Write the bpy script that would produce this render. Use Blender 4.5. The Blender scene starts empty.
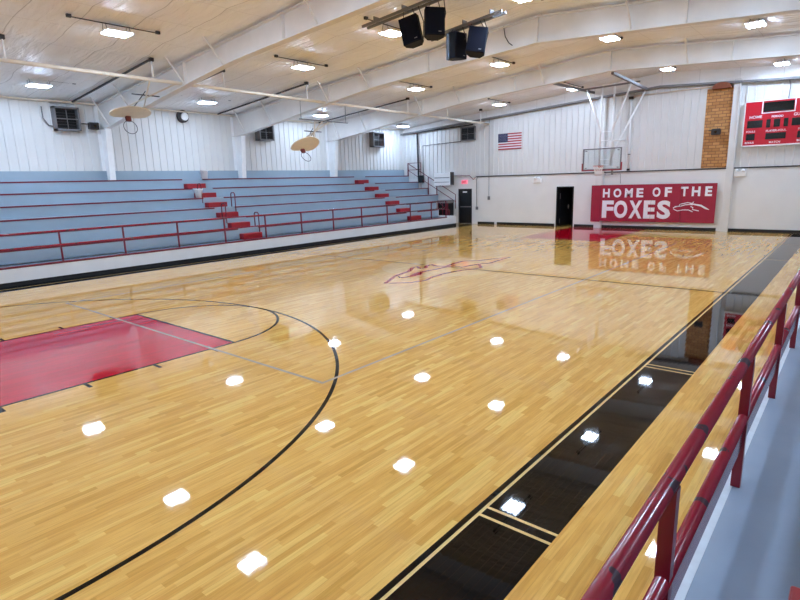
import bpy, bmesh, math, random
from mathutils import Vector, Matrix
S = bpy.context.scene
COL = S.collection
R = random.Random(7)

# ------------------------------------------------------------------ camera
cam_data = bpy.data.cameras.new('camera')
cam = bpy.data.objects.new('camera', cam_data); COL.objects.link(cam)
S.camera = cam
def aim(yaw, pit, rol):
    cy, sy, cp, sp = math.cos(yaw), math.sin(yaw), math.cos(pit), math.sin(pit)
    f = Vector((sy*cp, cy*cp, sp)); r = Vector((cy, -sy, 0)); u = r.cross(f)
    c, s = math.cos(rol), math.sin(rol)
    r2 = c*r + s*u; u2 = -s*r + c*u
    return Matrix((r2, u2, -f)).transposed().to_4x4()
cam.matrix_world = Matrix.Translation((9.674, -13.484, 2.573)) @ aim(*[math.radians(a) for a in (-40.218, -12.257, -1.660)])
cam_data.sensor_width = 36.0
cam_data.lens = 542.37*36/800
cam_data.clip_start = 0.05; cam_data.clip_end = 200

# ------------------------------------------------------------------ world, exposure
W = bpy.data.worlds.new('world'); S.world = W; W.use_nodes = True
W.node_tree.nodes['Background'].inputs[0].default_value = (0.6, 0.75, 1, 1)
W.node_tree.nodes['Background'].inputs[1].default_value = 0.3
S.view_settings.view_transform = 'Standard'; S.view_settings.look = 'None'
S.view_settings.gamma = 1.0; S.view_settings.exposure = 0.0
S.view_settings.use_curve_mapping = False
LAMP = 232.0          # strength of the LED panels
CY = S.cycles
CY.max_bounces = 10; CY.diffuse_bounces = 6; CY.glossy_bounces = 5; CY.transmission_bounces = 6
CY.use_denoising = True
CY.sample_clamp_indirect = 8.0; CY.caustics_reflective = False; CY.caustics_refractive = False

# ------------------------------------------------------------------ materials
def srgb(r, g, b):
    def f(c):
        c /= 255.0
        return c/12.92 if c <= .04045 else ((c+.055)/1.055)**2.4
    return (f(r), f(g), f(b), 1)
class N:
    def __init__(s, name):
        s.m = bpy.data.materials.new(name); s.m.use_nodes = True
        s.t = s.m.node_tree; s.b = s.t.nodes['Principled BSDF']
    def n(s, kind, **k):
        x = s.t.nodes.new(kind)
        for a, v in k.items(): setattr(x, a, v)
        return x
    def l(s, a, b): s.t.links.new(a, b)
    def math(s, op, a, b=None, c=None):
        x = s.n('ShaderNodeMath', operation=op)
        for i, v in enumerate((a, b, c)):
            if v is None: continue
            if isinstance(v, (int, float)): x.inputs[i].default_value = v
            else: s.l(v, x.inputs[i])
        return x.outputs[0]
    def mix(s, fac, a, b, blend='MIX'):
        x = s.n('ShaderNodeMix', data_type='RGBA', blend_type=blend)
        for i, v in ((0, fac), (6, a), (7, b)):
            if isinstance(v, (int, float)): x.inputs[i].default_value = v
            elif isinstance(v, tuple): x.inputs[i].default_value = v
            else: s.l(v, x.inputs[i])
        return x.outputs[2]
def paint(name, col, rough=.5, var=.06, scale=3.0, bump=.0, metal=0.0, spec=.5, coat=0, wear=None):
    k = N(name); b = k.b
    co = k.n('ShaderNodeTexCoord').outputs['Object']
    no = k.n('ShaderNodeTexNoise'); no.inputs['Scale'].default_value = scale; no.inputs['Detail'].default_value = 5
    k.l(co, no.inputs['Vector'])
    dark = tuple(c*(1-3*var) for c in col[:3]) + (1,)
    lite = tuple(min(1, c*(1+2*var)) for c in col[:3]) + (1,)
    c = k.mix(no.outputs['Fac'], dark, lite)
    if wear:
        n2 = k.n('ShaderNodeTexNoise'); n2.inputs['Scale'].default_value = wear[1]; n2.inputs['Detail'].default_value = 3
        k.l(co, n2.inputs['Vector'])
        f = k.math('GREATER_THAN', n2.outputs['Fac'], wear[2])
        c = k.mix(f, c, wear[0])
    k.l(c, b.inputs['Base Color'])
    b.inputs['Roughness'].default_value = rough; b.inputs['Metallic'].default_value = metal
    b.inputs['Specular IOR Level'].default_value = spec
    b.inputs['Coat Weight'].default_value = coat; b.inputs['Coat Roughness'].default_value = .08
    if bump:
        bp = k.n('ShaderNodeBump'); bp.inputs['Strength'].default_value = bump; bp.inputs['Distance'].default_value = .01
        k.l(no.outputs['Fac'], bp.inputs['Height']); k.l(bp.outputs[0], b.inputs['Normal'])
    return k.m
def glow(name, col, s):
    k = N(name); k.b.inputs['Base Color'].default_value = col
    k.b.inputs['Emission Color'].default_value = col; k.b.inputs['Emission Strength'].default_value = s
    return k.m

def floor_mat(name, base, wood_amt):
    """gloss-finished maple strip flooring; painted areas share the strips"""
    k = N(name); b = k.b
    co = k.n('ShaderNodeNewGeometry').outputs['Position']
    sp = k.n('ShaderNodeSeparateXYZ'); k.l(co, sp.inputs[0])
    row = k.math('FLOOR', k.math('DIVIDE', sp.outputs[0], .057))
    wn = k.n('ShaderNodeTexWhiteNoise', noise_dimensions='1D'); k.l(row, wn.inputs['W'])
    off = k.math('MULTIPLY', wn.outputs['Value'], 13.7)
    yy = k.math('ADD', k.math('DIVIDE', sp.outputs[1], .62), off)
    idn = k.math('FLOOR', yy)
    cv = k.n('ShaderNodeCombineXYZ'); k.l(row, cv.inputs[0]); k.l(idn, cv.inputs[1])
    w2 = k.n('ShaderNodeTexWhiteNoise', noise_dimensions='2D'); k.l(cv.outputs[0], w2.inputs['Vector'])
    # grain along the strips
    mp = k.n('ShaderNodeMapping'); mp.inputs['Scale'].default_value = (22, 1.3, 1); k.l(co, mp.inputs[0])
    gn = k.n('ShaderNodeTexNoise'); gn.inputs['Scale'].default_value = 2.2; gn.inputs['Detail'].default_value = 6; k.l(mp.outputs[0], gn.inputs['Vector'])
    if wood_amt >= 1:
        r = k.n('ShaderNodeValToRGB'); e = r.color_ramp.elements
        e[0].position = 0; e[0].color = srgb(206, 157, 76)
        e[1].position = 1; e[1].color = srgb(236, 198, 114)
        for p, c in ((.10, srgb(214, 162, 81)), (.45, srgb(224, 174, 92)), (.8, srgb(229, 181, 100))):
            x = e.new(p); x.color = c
        k.l(w2.outputs['Value'], r.inputs[0])
        g = k.n('ShaderNodeValToRGB'); g.color_ramp.elements[0].position = .28; g.color_ramp.elements[0].color = (.72, .62, .5, 1)
        g.color_ramp.elements[1].position = .62; g.color_ramp.elements[1].color = (1.04, 1.03, 1.0, 1)
        k.l(gn.outputs['Fac'], g.inputs[0])
        c = k.mix(.6, r.outputs[0], g.outputs[0], 'MULTIPLY')
        if base: c = k.mix(.22, c, base)
    else:
        v = k.math('MULTIPLY_ADD', w2.outputs['Value'], wood_amt, 1-wood_amt/2)
        cc = k.n('ShaderNodeCombineColor'); [k.l(v, cc.inputs[i]) for i in range(3)]
        c = k.mix(1.0, base, cc.outputs[0], 'MULTIPLY')
    # seams
    fx = k.math('FRACT', k.math('DIVIDE', sp.outputs[0], .057))
    sx = k.math('LESS_THAN', fx, .03)
    c = k.mix(k.math('MULTIPLY', sx, .35), c, (.12, .06, .02, 1))
    k.l(c, b.inputs['Base Color'])
    # every strip lies a hair off level, so reflections break up along the strips
    vs = k.n('ShaderNodeVectorMath', operation='SUBTRACT'); k.l(w2.outputs['Color'], vs.inputs[0]); vs.inputs[1].default_value = (.5, .5, .5)
    vm = k.n('ShaderNodeVectorMath', operation='MULTIPLY'); k.l(vs.outputs[0], vm.inputs[0]); vm.inputs[1].default_value = (.0008, .0003, 0)
    n3 = k.n('ShaderNodeTexNoise'); n3.inputs['Scale'].default_value = 1.6; n3.inputs['Detail'].default_value = 2; k.l(co, n3.inputs['Vector'])
    v3 = k.n('ShaderNodeVectorMath', operation='SUBTRACT'); k.l(n3.outputs['Color'], v3.inputs[0]); v3.inputs[1].default_value = (.5, .5, .5)
    v4 = k.n('ShaderNodeVectorMath', operation='MULTIPLY'); k.l(v3.outputs[0], v4.inputs[0]); v4.inputs[1].default_value = (.0010, .0008, 0)
    a1 = k.n('ShaderNodeVectorMath', operation='ADD'); k.l(vm.outputs[0], a1.inputs[0]); k.l(v4.outputs[0], a1.inputs[1])
    cup = k.n('ShaderNodeCombineXYZ'); k.l(k.math('MULTIPLY', k.math('SUBTRACT', k.math('FRACT', k.math('DIVIDE', sp.outputs[0], .057)),   .5), .004), cup.inputs[0]); cup.inputs[2].default_value = 1
    a2 = k.n('ShaderNodeVectorMath', operation='ADD'); k.l(a1.outputs[0], a2.inputs[0]); k.l(cup.outputs[0], a2.inputs[1])
    nn = k.n('ShaderNodeVectorMath', operation='NORMALIZE'); k.l(a2.outputs[0], nn.inputs[0])
    k.l(nn.outputs[0], b.inputs['Normal'])
    b.inputs['Roughness'].default_value = .03
    b.inputs['IOR'].default_value = 1.5 if 'black' not in name else 1.3
    return k.m

M = {}
M['wood'] = floor_mat('maple_floor', None, 1.0)
M['wood_light'] = floor_mat('pale_maple', srgb(238, 218, 170), 1.0)
M['floor_red'] = floor_mat('red_floor_paint', srgb(186, 8, 34), .28)
M['floor_black'] = floor_mat('black_floor_paint', srgb(6, 6, 7), .3)
M['floor_gray'] = floor_mat('grey_floor_line', srgb(170, 158, 142), .2)
M['floor_yellow'] = floor_mat('tan_floor_line', srgb(226, 192, 130), .1)
M['white_wall'] = paint('white_siding', srgb(224, 223, 221), .45, .02, 1.2)
M['white_block'] = paint('white_block_wall', srgb(232, 231, 229), .5, .02, 1.5, .2)
def ceiling_mat():
    k = N('insulation_facing'); b = k.b
    co = k.n('ShaderNodeNewGeometry').outputs['Position']
    nw = k.n('ShaderNodeTexNoise'); nw.inputs['Scale'].default_value = .5; k.l(co, nw.inputs['Vector'])
    sp = k.n('ShaderNodeSeparateXYZ'); k.l(co, sp.inputs[0])
    yy = k.math('ADD', sp.outputs[1], k.math('MULTIPLY', nw.outputs['Fac'], .5))
    fr = k.math('FRACT', k.math('DIVIDE', yy, 1.22))
    seam = k.math('LESS_THAN', fr, .02)
    px = k.math('FRACT', k.math('DIVIDE', k.math('SUBTRACT', sp.outputs[0], RXC), 1.545))
    pur = k.math('LESS_THAN', px, .012)
    mp = k.n('ShaderNodeMapping'); mp.inputs['Scale'].default_value = (.7, 3.2, 1); k.l(co, mp.inputs[0])
    n1 = k.n('ShaderNodeTexNoise'); n1.inputs['Scale'].default_value = 1.5; n1.inputs['Detail'].default_value = 4; n1.inputs['Distortion'].default_value = .8; k.l(mp.outputs[0], n1.inputs['Vector'])
    c = k.mix(n1.outputs['Fac'], srgb(240, 236, 232), srgb(255, 252, 250))
    c = k.mix(k.math('MULTIPLY', seam, .42), c, srgb(120, 104, 92))
    c = k.mix(k.math('MULTIPLY', pur, .25), c, srgb(120, 104, 92))
    k.l(c, b.inputs['Base Color']); b.inputs['Roughness'].default_value = .42
    puff = k.math('SINE', k.math('MULTIPLY', fr, math.pi))
    hh = k.math('ADD', k.math('MULTIPLY', n1.outputs['Fac'], 1.3), k.math('MULTIPLY', puff, -.6))
    bp = k.n('ShaderNodeBump'); bp.inputs['Strength'].default_value = .8; bp.inputs['Distance'].default_value = .09
    k.l(hh, bp.inputs['Height']); k.l(bp.outputs[0], b.inputs['Normal'])
    return k.m
RXC = 2.05
M['ceiling'] = ceiling_mat()
M['frame'] = paint('off_white_steel', srgb(230, 226, 222), .38, .05, 1.6)
M['white_steel'] = paint('white_steel', srgb(248, 248, 248), .35, .03, 4)
M['cream_pipe'] = paint('cream_pipe', srgb(226, 214, 196), .4, .03, 4)
M['grey_steel'] = paint('grey_steel', srgb(122, 120, 122), .55, .06, 6)
M['dark_steel'] = paint('dark_steel', srgb(48, 42, 44), .5, .1, 6)
M['black'] = paint('black', srgb(14, 14, 16), .45, .1, 5)
M['rubber_base'] = paint('black_rubber_base', srgb(12, 12, 13), .4, .1, 5)
M['blue'] = paint('blue_grey_paint', srgb(152, 171, 185), .42, .05, 1.1, .1)
M['blue_deck'] = paint('blue_grey_deck', srgb(134, 149, 167), .27, .06, 2.2, .15)
M['red_rail'] = paint('red_rail_enamel', srgb(138, 10, 36), .24, .06, 14, wear=(srgb(62, 34, 44), 6.5, .625), coat=.4)
M['red_post'] = paint('red_post_paint', srgb(116, 8, 30), .3, .06, 6)
M['red_trim'] = paint('red_trim', srgb(112, 12, 38), .35, .06, 6)
M['red_step'] = paint('red_step', srgb(156, 14, 28), .4, .08, 5)
M['banner'] = paint('crimson_banner', srgb(160, 16, 52), .5, .05, 3)
M['letter'] = paint('white_letter', srgb(240, 238, 244), .5, .01, 3)
M['kerb'] = paint('white_painted_kerb', srgb(222, 224, 226), .4, .03, 2.0)
M['kerb_deck'] = paint('worn_pale_edge_paint', srgb(196, 206, 214), .4, .08, 9)
M['bucket'] = paint('white_plastic', srgb(250, 251, 252), .4, .01, 5)
M['speaker'] = paint('speaker_cabinet', srgb(9, 12, 26), .7, .05, 9, spec=.25)
M['grille'] = paint('speaker_grille', srgb(9, 13, 30), .8, .15, 60, spec=.2)
M['score'] = paint('scoreboard_red', srgb(196, 22, 44), .35, .03, 3)
M['screen'] = paint('black_display', srgb(10, 12, 14), .15, .1, 5)
M['fan_wood'] = paint('tan_backboard', srgb(242, 224, 192), .45, .04, 5)
M['rust'] = paint('rust_red', srgb(120, 42, 30), .6, .15, 8)
M['flag_blue'] = paint('flag_navy', srgb(42, 46, 84), .6, .05, 8)
M['flag_red'] = paint('flag_red', srgb(176, 34, 52), .6, .05, 8)
M['flag_white'] = paint('flag_white', srgb(224, 222, 226), .6, .02, 8)
M['net'] = paint('white_net', srgb(236, 232, 226), .7, .02, 8)
M['rim'] = paint('orange_rim', srgb(206, 70, 44), .4, .06, 8)
M['lamp'] = glow('led_panel', (.57, .745, 1, 1), LAMP)
M['exit_glow'] = glow('exit_sign_face', srgb(236, 120, 140), .9)
M['brick_cap'] = paint('brown_brick_cap', srgb(136, 76, 52), .8, .12, 9)
def glass_mat():
    k = N('clear_glass')
    tr = k.n('ShaderNodeBsdfTransparent'); tr.inputs[0].default_value = (.95, .98, .985, 1)
    gl = k.n('ShaderNodeBsdfGlossy'); gl.inputs['Roughness'].default_value = .05
    mx = k.n('ShaderNodeMixShader'); mx.inputs[0].default_value = .06
    k.l(tr.outputs[0], mx.inputs[1]); k.l(gl.outputs[0], mx.inputs[2])
    k.l(mx.outputs[0], k.t.nodes['Material Output'].inputs[0])
    return k.m
M['glass'] = glass_mat()
def brick_mat():
    k = N('tan_brick'); b = k.b
    co = k.n('ShaderNodeNewGeometry').outputs['Position']
    sp = k.n('ShaderNodeSeparateXYZ'); k.l(co, sp.inputs[0])
    cv = k.n('ShaderNodeCombineXYZ'); k.l(sp.outputs[0], cv.inputs[0]); k.l(sp.outputs[2], cv.inputs[1])
    br = k.n('ShaderNodeTexBrick'); k.l(cv.outputs[0], br.inputs['Vector'])
    br.inputs['Color1'].default_value = srgb(206, 150, 92); br.inputs['Color2'].default_value = srgb(176, 120, 68)
    br.inputs['Mortar'].default_value = srgb(124, 88, 58)
    br.inputs['Scale'].default_value = 1; br.inputs['Mortar Size'].default_value = .012
    br.inputs['Brick Width'].default_value = .29; br.inputs['Row Height'].default_value = .13
    k.l(br.outputs[0], b.inputs['Base Color']); b.inputs['Roughness'].default_value = .8
    bp = k.n('ShaderNodeBump'); bp.inputs['Strength'].default_value = .5; bp.inputs['Distance'].default_value = .01; bp.invert = True
    k.l(br.outputs['Fac'], bp.inputs['Height']); k.l(bp.outputs[0], b.inputs['Normal'])
    return k.m
M['brick'] = brick_mat()

# ------------------------------------------------------------------ mesh helpers
class MB:
    def __init__(s): s.v = []; s.f = []; s.mi = []; s.mats = []; s.cur = 0; s.smooth = []; s.sm = False
    def mat(s, m):
        if m not in s.mats: s.mats.append(m)
        s.cur = s.mats.index(m); return s
    def face(s, pts):
        n = len(s.v); s.v += [tuple(p) for p in pts]; s.f.append(list(range(n, n+len(pts)))); s.mi.append(s.cur); s.smooth.append(s.sm); return s
    def box(s, x0, x1, y0, y1, z0, z1, mt=None, origin=None):
        P = [Vector((x, y, z)) for z in (z0, z1) for y in (y0, y1) for x in (x0, x1)]
        if mt is not None: P = [mt @ p for p in P]
        n = len(s.v); s.v += [tuple(p) for p in P]
        for q in ((0, 2, 3, 1), (4, 5, 7, 6), (0, 1, 5, 4), (2, 6, 7, 3), (0, 4, 6, 2), (1, 3, 7, 5)):
            s.f.append([n+i for i in q]); s.mi.append(s.cur); s.smooth.append(False)
        return s
    def prism(s, poly, axis, a, b):
        """poly: 2D points; axis 0/1/2 is the extrusion axis"""
        def P(p, w):
            q = list(p); q.insert(axis, w); return tuple(q)
        n = len(s.v); k = len(poly)
        s.v += [P(p, a) for p in poly] + [P(p, b) for p in poly]
        s.f.append([n+i for i in range(k)][::-1]); s.f.append([n+k+i for i in range(k)])
        for i in range(k):
            j = (i+1) % k; s.f.append([n+i, n+j, n+k+j, n+k+i])
        s.mi += [s.cur]*(k+2); s.smooth += [False]*(k+2); return s
    def tube(s, pts, r, seg=10, closed=False):
        pts = [Vector(p) for p in pts]; k = len(pts); rings = []
        up = None
        for i in range(k):
            if closed: d = pts[(i+1) % k]-pts[i-1]
            elif i == 0: d = pts[1]-pts[0]
            elif i == k-1: d = pts[-1]-pts[-2]
            else: d = (pts[i+1]-pts[i]).normalized()+(pts[i]-pts[i-1]).normalized()
            d.normalize()
            if up is None: up = Vector((0, 0, 1)) if abs(d.z) < .9 else Vector((1, 0, 0))
            a = (up - d*up.dot(d)); a.normalize(); up = a; b = d.cross(a)
            n = len(s.v)
            s.v += [tuple(pts[i]+r*(math.cos(t)*a+math.sin(t)*b)) for t in [2*math.pi*j/seg for j in range(seg)]]
            rings.append(n)
        for i in range(k if closed else k-1):
            A, B = rings[i], rings[(i+1) % k]
            for j in range(seg):
                j2 = (j+1) % seg; s.f.append([A+j, A+j2, B+j2, B+j]); s.mi.append(s.cur); s.smooth.append(True)
        if not closed:
            s.f.append([rings[0]+j for j in range(seg)][::-1]); s.f.append([rings[-1]+j for j in range(seg)])
            s.mi += [s.cur]*2; s.smooth += [False]*2
        return s
    def bar(s, p, q, w, h):
        """square bar from p to q"""
        p, q = Vector(p), Vector(q); d = q-p; L = d.length; d.normalize()
        up = Vector((0, 0, 1)) if abs(d.z) < .95 else Vector((0, 1, 0))
        x = d.cross(up).normalized(); z = x.cross(d)
        mt = Matrix.Translation(p) @ Matrix((x, d, z)).transposed().to_4x4()
        return s.box(-w/2, w/2, 0, L, -h/2, h/2, mt)
    def lathe(s, prof, c=(0, 0, 0), seg=20):
        n = len(s.v)
        for r, z in prof: s.v += [(c[0]+r*math.cos(2*math.pi*j/seg), c[1]+r*math.sin(2*math.pi*j/seg), c[2]+z) for j in range(seg)]
        for i in range(len(prof)-1):
            for j in range(seg):
                j2 = (j+1) % seg; s.f.append([n+i*seg+j, n+i*seg+j2, n+(i+1)*seg+j2, n+(i+1)*seg+j]); s.mi.append(s.cur); s.smooth.append(True)
        return s
    def build(s, name, material=None, parent=None, loc=None, bevel=0):
        m = bpy.data.meshes.new(name)
        off = Vector(loc) if loc is not None else Vector((0, 0, 0))
        m.from_pydata([tuple(Vector(v)-off) for v in s.v], [], s.f); m.update()
        for mt in (s.mats or [material]): m.materials.append(M[mt])
        for p, i, sm in zip(m.polygons, s.mi, s.smooth): p.material_index = i if s.mats else 0; p.use_smooth = sm
        bm = bmesh.new(); bm.from_mesh(m); bmesh.ops.recalc_face_normals(bm, faces=bm.faces)
        bm.to_mesh(m); bm.free()
        o = bpy.data.objects.new(name, m); COL.objects.link(o); o.location = off
        if parent is not None:
            o.parent = parent; o.location = off
        if bevel:
            bv = o.modifiers.new('soft_edges', 'BEVEL'); bv.width = bevel; bv.segments = 2; bv.limit_method = 'ANGLE'
        return o
def tag(o, label=None, cat=None, group=None, kind=None):
    for k, v in (('label', label), ('category', cat), ('group', group), ('kind', kind)):
        if v: o[k] = v
    return o
def empty(name, loc, label, cat, group=None, rz=0):
    o = bpy.data.objects.new(name, None); COL.objects.link(o); o.location = loc; o.rotation_euler = (0, 0, rz)
    o.empty_display_size = .2
    return tag(o, label, cat, group)
def copy_tree(o, parent=None):
    c = o.copy(); COL.objects.link(c)
    if parent: c.parent = parent
    for ch in list(o.children): copy_tree(ch, c)
    return c
def text_mesh(name, body, x0, z0, w, h, y, depth, material, parent, bold=.02):
    """lettering standing on a wall that faces -y, fitted to a w x h box"""
    cu = bpy.data.curves.new(name, 'FONT'); cu.body = body; cu.size = 1; cu.offset = bold; cu.extrude = .01
    cu.resolution_u = 4
    tmp = bpy.data.objects.new(name+'_t', cu); COL.objects.link(tmp)
    dg = bpy.context.evaluated_depsgraph_get(); me = bpy.data.meshes.new_from_object(tmp.evaluated_get(dg))
    bpy.data.objects.remove(tmp); bpy.data.curves.remove(cu)
    xs = [v.co.x for v in me.vertices]; ys = [v.co.y for v in me.vertices]
    a, b, c, d = min(xs), max(xs), min(ys), max(ys)
    for v in me.vertices:
        x, yy, z = v.co
        v.co = (x0+(x-a)/(b-a)*w, y - (depth if z > 0 else 0), z0+(yy-c)/(d-c)*h)
    me.materials.clear(); me.materials.append(M[material]); me.name = name
    o = bpy.data.objects.new(name, me); COL.objects.link(o); o.parent = parent
    return o
def ribbon(mb, pts, w, put, z=0.0):
    """flat stroke along a 2D polyline; put(x,y) -> 3D"""
    P = [Vector(p) for p in pts]; L = []; Rr = []
    ws = w if isinstance(w, (list, tuple)) else [w]*len(P)
    for i, p in enumerate(P):
        d = (P[min(i+1, len(P)-1)]-P[max(i-1, 0)])
        if d.length < 1e-6: d = Vector((1, 0))
        d.normalize(); n = Vector((-d.y, d.x))*ws[i]/2
        L.append(p+n); Rr.append(p-n)
    for i in range(len(P)-1): mb.face([put(*L[i]), put(*L[i+1]), put(*Rr[i+1]), put(*Rr[i])])

# ------------------------------------------------------------------ dimensions
XL, XR, YN, YF = -13.4, 17.5, -16.0, 14.55        # hall shell
RX = 2.05                                          # ridge
def roof(x): return 7.16 - .083*abs(x-RX)
SID = .057
# ------------------------------------------------------------------ floor
fl = MB().mat('wood')
fl.face([(XL-.3, YN-.3, 0), (XR+.3, YN-.3, 0), (XR+.3, YF+2.0, 0), (XL-.3, YF+2.0, 0)])
HL, HW = 14.32, 7.58
def rect(m, x0, x1, y0, y1, z=.0006):
    fl.mat(m).face([(x0, y0, z), (x1, y0, z), (x1, y1, z), (x0, y1, z)])
def ring(m, cx, cy, r0, r1, a0, a1, z=.001, n=72):
    fl.mat(m)
    for i in range(n):
        t, u = a0+(a1-a0)*i/n, a0+(a1-a0)*(i+1)/n
        fl.face([(cx+r0*math.cos(t), cy+r0*math.sin(t), z), (cx+r1*math.cos(t), cy+r1*math.sin(t), z),
                 (cx+r1*math.cos(u), cy+r1*math.sin(u), z), (cx+r0*math.cos(u), cy+r0*math.sin(u), z)])
ft = .3048; LW = .05
for s in (1, -1):
    def sx(a, b): return (a, b) if s > 0 else (-b, -a)
    rect('floor_black', *sx(HW, HW+.05), -HL, HL) if s > 0 else rect('floor_black', -8.43, -HW, -HL, HL)
    if s > 0:
        rect('floor_yellow', *sx(HW+.05, HW+.078), -HL, HL)
        rect('floor_black', *sx(HW+.078, 8.245), -HL, HL)
for yy in (-10.14, -5.86, 5.86, 10.14):
    for s in (1,):
        for d in (-.075, .045):
            a, b = (HW+.078, 8.245) if s > 0 else (-8.245, -HW-.078)
            rect('floor_yellow', a, b, yy+d, yy+d+.03, .001)
rect('floor_yellow', -8.03, -7.97, -HL, HL, .001)
rect('floor_black', -HW, HW, -.025, .025)
for e in (-1, 1):
    def ey(d): return e*(-HL+d) if e > 0 else (HL-d)
    def R2(m, x0, x1, d0, d1, z=.0008):
        a, b = sorted((ey(d0), ey(d1))) ; rect(m, x0, x1, a, b, z)
    R2('floor_red', -1.83, 1.83, 0, 19*ft, .0005)
    for x in (-1.83, 1.83-LW): R2('floor_black', x, x+LW, 0, 19*ft)
    R2('floor_black', -1.83, 1.83, 19*ft-LW, 19*ft, .0009)
    for d, w in ((7*ft, .305), (11.08*ft, .05), (14.25*ft, .05), (17.4*ft, .05)):
        for s in (1, -1):
            a, b = (1.83, 2.03) if s > 0 else (-2.03, -1.83)
            R2('floor_black', a, b, d-.0, d+w)
    cy = ey(19*ft); a0 = 0 if e > 0 else math.pi
    ring('floor_black', 0, cy, 1.78, 1.83, a0, a0+math.pi)
    cy = ey(5.25*ft)
    ring('floor_black', 0, cy, 5.97, 6.02, a0, a0+math.pi, n=120)
    for x in (-6.02, 5.97): R2('floor_black', x, x+.05, 0, 5.25*ft, .001)
    if e < 0: R2('floor_black', -HW, HW, -.05, 0, .001)
# volleyball court
for x in (-4.5, 4.45): rect('floor_gray', x, x+.05, -9.0, 9.0, .0012)
for yy in (-9.0, 8.95): rect('floor_gray', -4.5, 4.5, yy, yy+.05, .0013)
# pale centre circle and the fox-head emblem in it
fl.mat('wood_light')
fl.face([(1.85*math.cos(i*math.pi/24), 1.85*math.sin(i*math.pi/24), .0004) for i in range(48)])
fl.mat('floor_red')
put = lambda x, y: (x, y, .0016)
F1 = [(0.21, -2.23), (-0.14, -2.03), (0.38, -3.07), (0.54, -2.95), (0.88, -2.67), (1.04, -2.17), (0.88, -1.67), (0.88, -1.35)]
F2 = [(-0.14, -2.03), (-0.3, -1.25), (-0.6, -0.7), (-0.67, -0.4), (-0.34, -0.67), (-0.25, -0.5), (-0.46, -0.18), (-0.51, 0.16), (-0.2, -0.04)]
F3 = [(0.21, -2.23), (0.28, -1.89), (0.14, -1.52), (0.08, -1.24), (0.11, -1.1), (0.12, -0.82), (0.18, -0.56)]
G1 = [(-0.2, -0.04), (0.1, 0.1), (0.03, 0.44), (-0.06, 1.21), (0.34, 1.6), (0.53, 2.1), (0.84, 2.8), (0.87, 2.02), (0.93, 1.3), (0.74, 0.96), (0.66, 0.5), (0.63, 0.16), (0.25, 0.29), (.18, -.2), (.18, -.56)]
G2 = [(0.88, -1.35), (0.82, -1.19), (0.87, -0.72), (0.95, -0.25), (1.15, 0.12), (1.15, 0.43), (0.79, 0.87)]
for st, w in ((F1, .10), (F2, .13), (F3, .12), (G1, .12), (G2, .10)): ribbon(fl, st, w, put)
fl.face([(x, y, .0018) for x, y in [(0.28, -1.89), (0.1, -1.46), (0.09, -1.08), (0.36, -1.48), (0.37, -1.81)]])
floor = fl.build('floor'); tag(floor, 'glossy maple basketball floor with black lines and red keys', kind='structure')

# ------------------------------------------------------------------ walls
def siding_x(x, y0, y1, z0, zt, sgn, name):
    """ribbed metal wall in a plane of constant x, facing sgn"""
    m = MB(); y = y0; p = .305
    prof = [(0, 0), (.23, 0), (.24, .03), (.29, .03), (.305, 0)]
    pts = []
    while y < y1:
        for a, d in prof[:-1]: pts.append((y+a, x+sgn*d))
        y += p
    pts.append((y1, x))
    pts = [q for q in pts if q[0] <= y1]
    for (ya, xa), (yb, xb) in zip(pts, pts[1:]): m.face([(xa, ya, z0), (xb, yb, z0), (xb, yb, zt), (xa, ya, zt)])
    m.face([(x-sgn*.1, y0, z0), (x-sgn*.1, y1, z0), (x-sgn*.1, y1, zt), (x-sgn*.1, y0, zt)])
    o = m.build(name, 'white_wall'); tag(o, kind='structure'); return o
tag(siding_x(XL, YN, YF, 0, roof(XL)+.02, 1, 'wall_left'), 'white ribbed metal side wall above the blue bleachers')
tag(siding_x(XR, YN, YF, 0, roof(XR)+.02, -1, 'wall_right'), 'white ribbed metal side wall behind the near bleachers')
def wtop(x): return 6.47 - .062*abs(x-RX)
def siding_y(y, x0, x1, z0, zf, sgn, name):
    m = MB(); p = .305; pts = []; x = x0
    while x < x1:
        for a, d in ((0, 0), (.24, 0), (.25, .035), (.29, .035)): pts.append((x+a, y+sgn*d))
        x += p
    pts.append((x1, y)); pts = [q for q in pts if q[0] <= x1]
    for (xa, ya), (xb, yb) in zip(pts, pts[1:]): m.face([(xa, ya, z0), (xb, yb, z0), (xb, yb, zf(xb)), (xa, ya, zf(xa))])
    return m
# far wall: block below, siding above, gable above that
D1 = (-9.12, -8.17, 2.07); D2 = (-2.85, -1.9, 2.1)
wf = siding_y(YF, XL, XR, 2.76, wtop, -1, 'wall_far').mat('white_wall')
wf.mi = [0]*len(wf.f)
wf.mat('white_block')
segs = [(XL, D1[0]), (D1[1], D2[0]), (D2[1], XR)]
for a, b in segs: wf.box(a, b, YF-.01, YF+.2, 0, 2.76)
for d in (D1, D2): wf.box(d[0], d[1], YF-.01, YF+.2, d[2], 2.76)
wf.mat('ceiling')
wf.prism([(XL, wtop(XL)), (RX, wtop(RX)), (XR, wtop(XR)), (XR, roof(XR)), (RX, roof(RX)), (XL, roof(XL))], 1, YF-.005, YF+.1)
tag(wf.build('wall_far'), 'far end wall, ribbed white metal above white painted block', kind='structure')
wn = MB(); wn.box(XL, XR, YN-.2, YN, 0, 7.2)
tag(wn.build('wall_near', 'white_wall'), 'white end wall behind the viewer', kind='structure')
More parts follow.
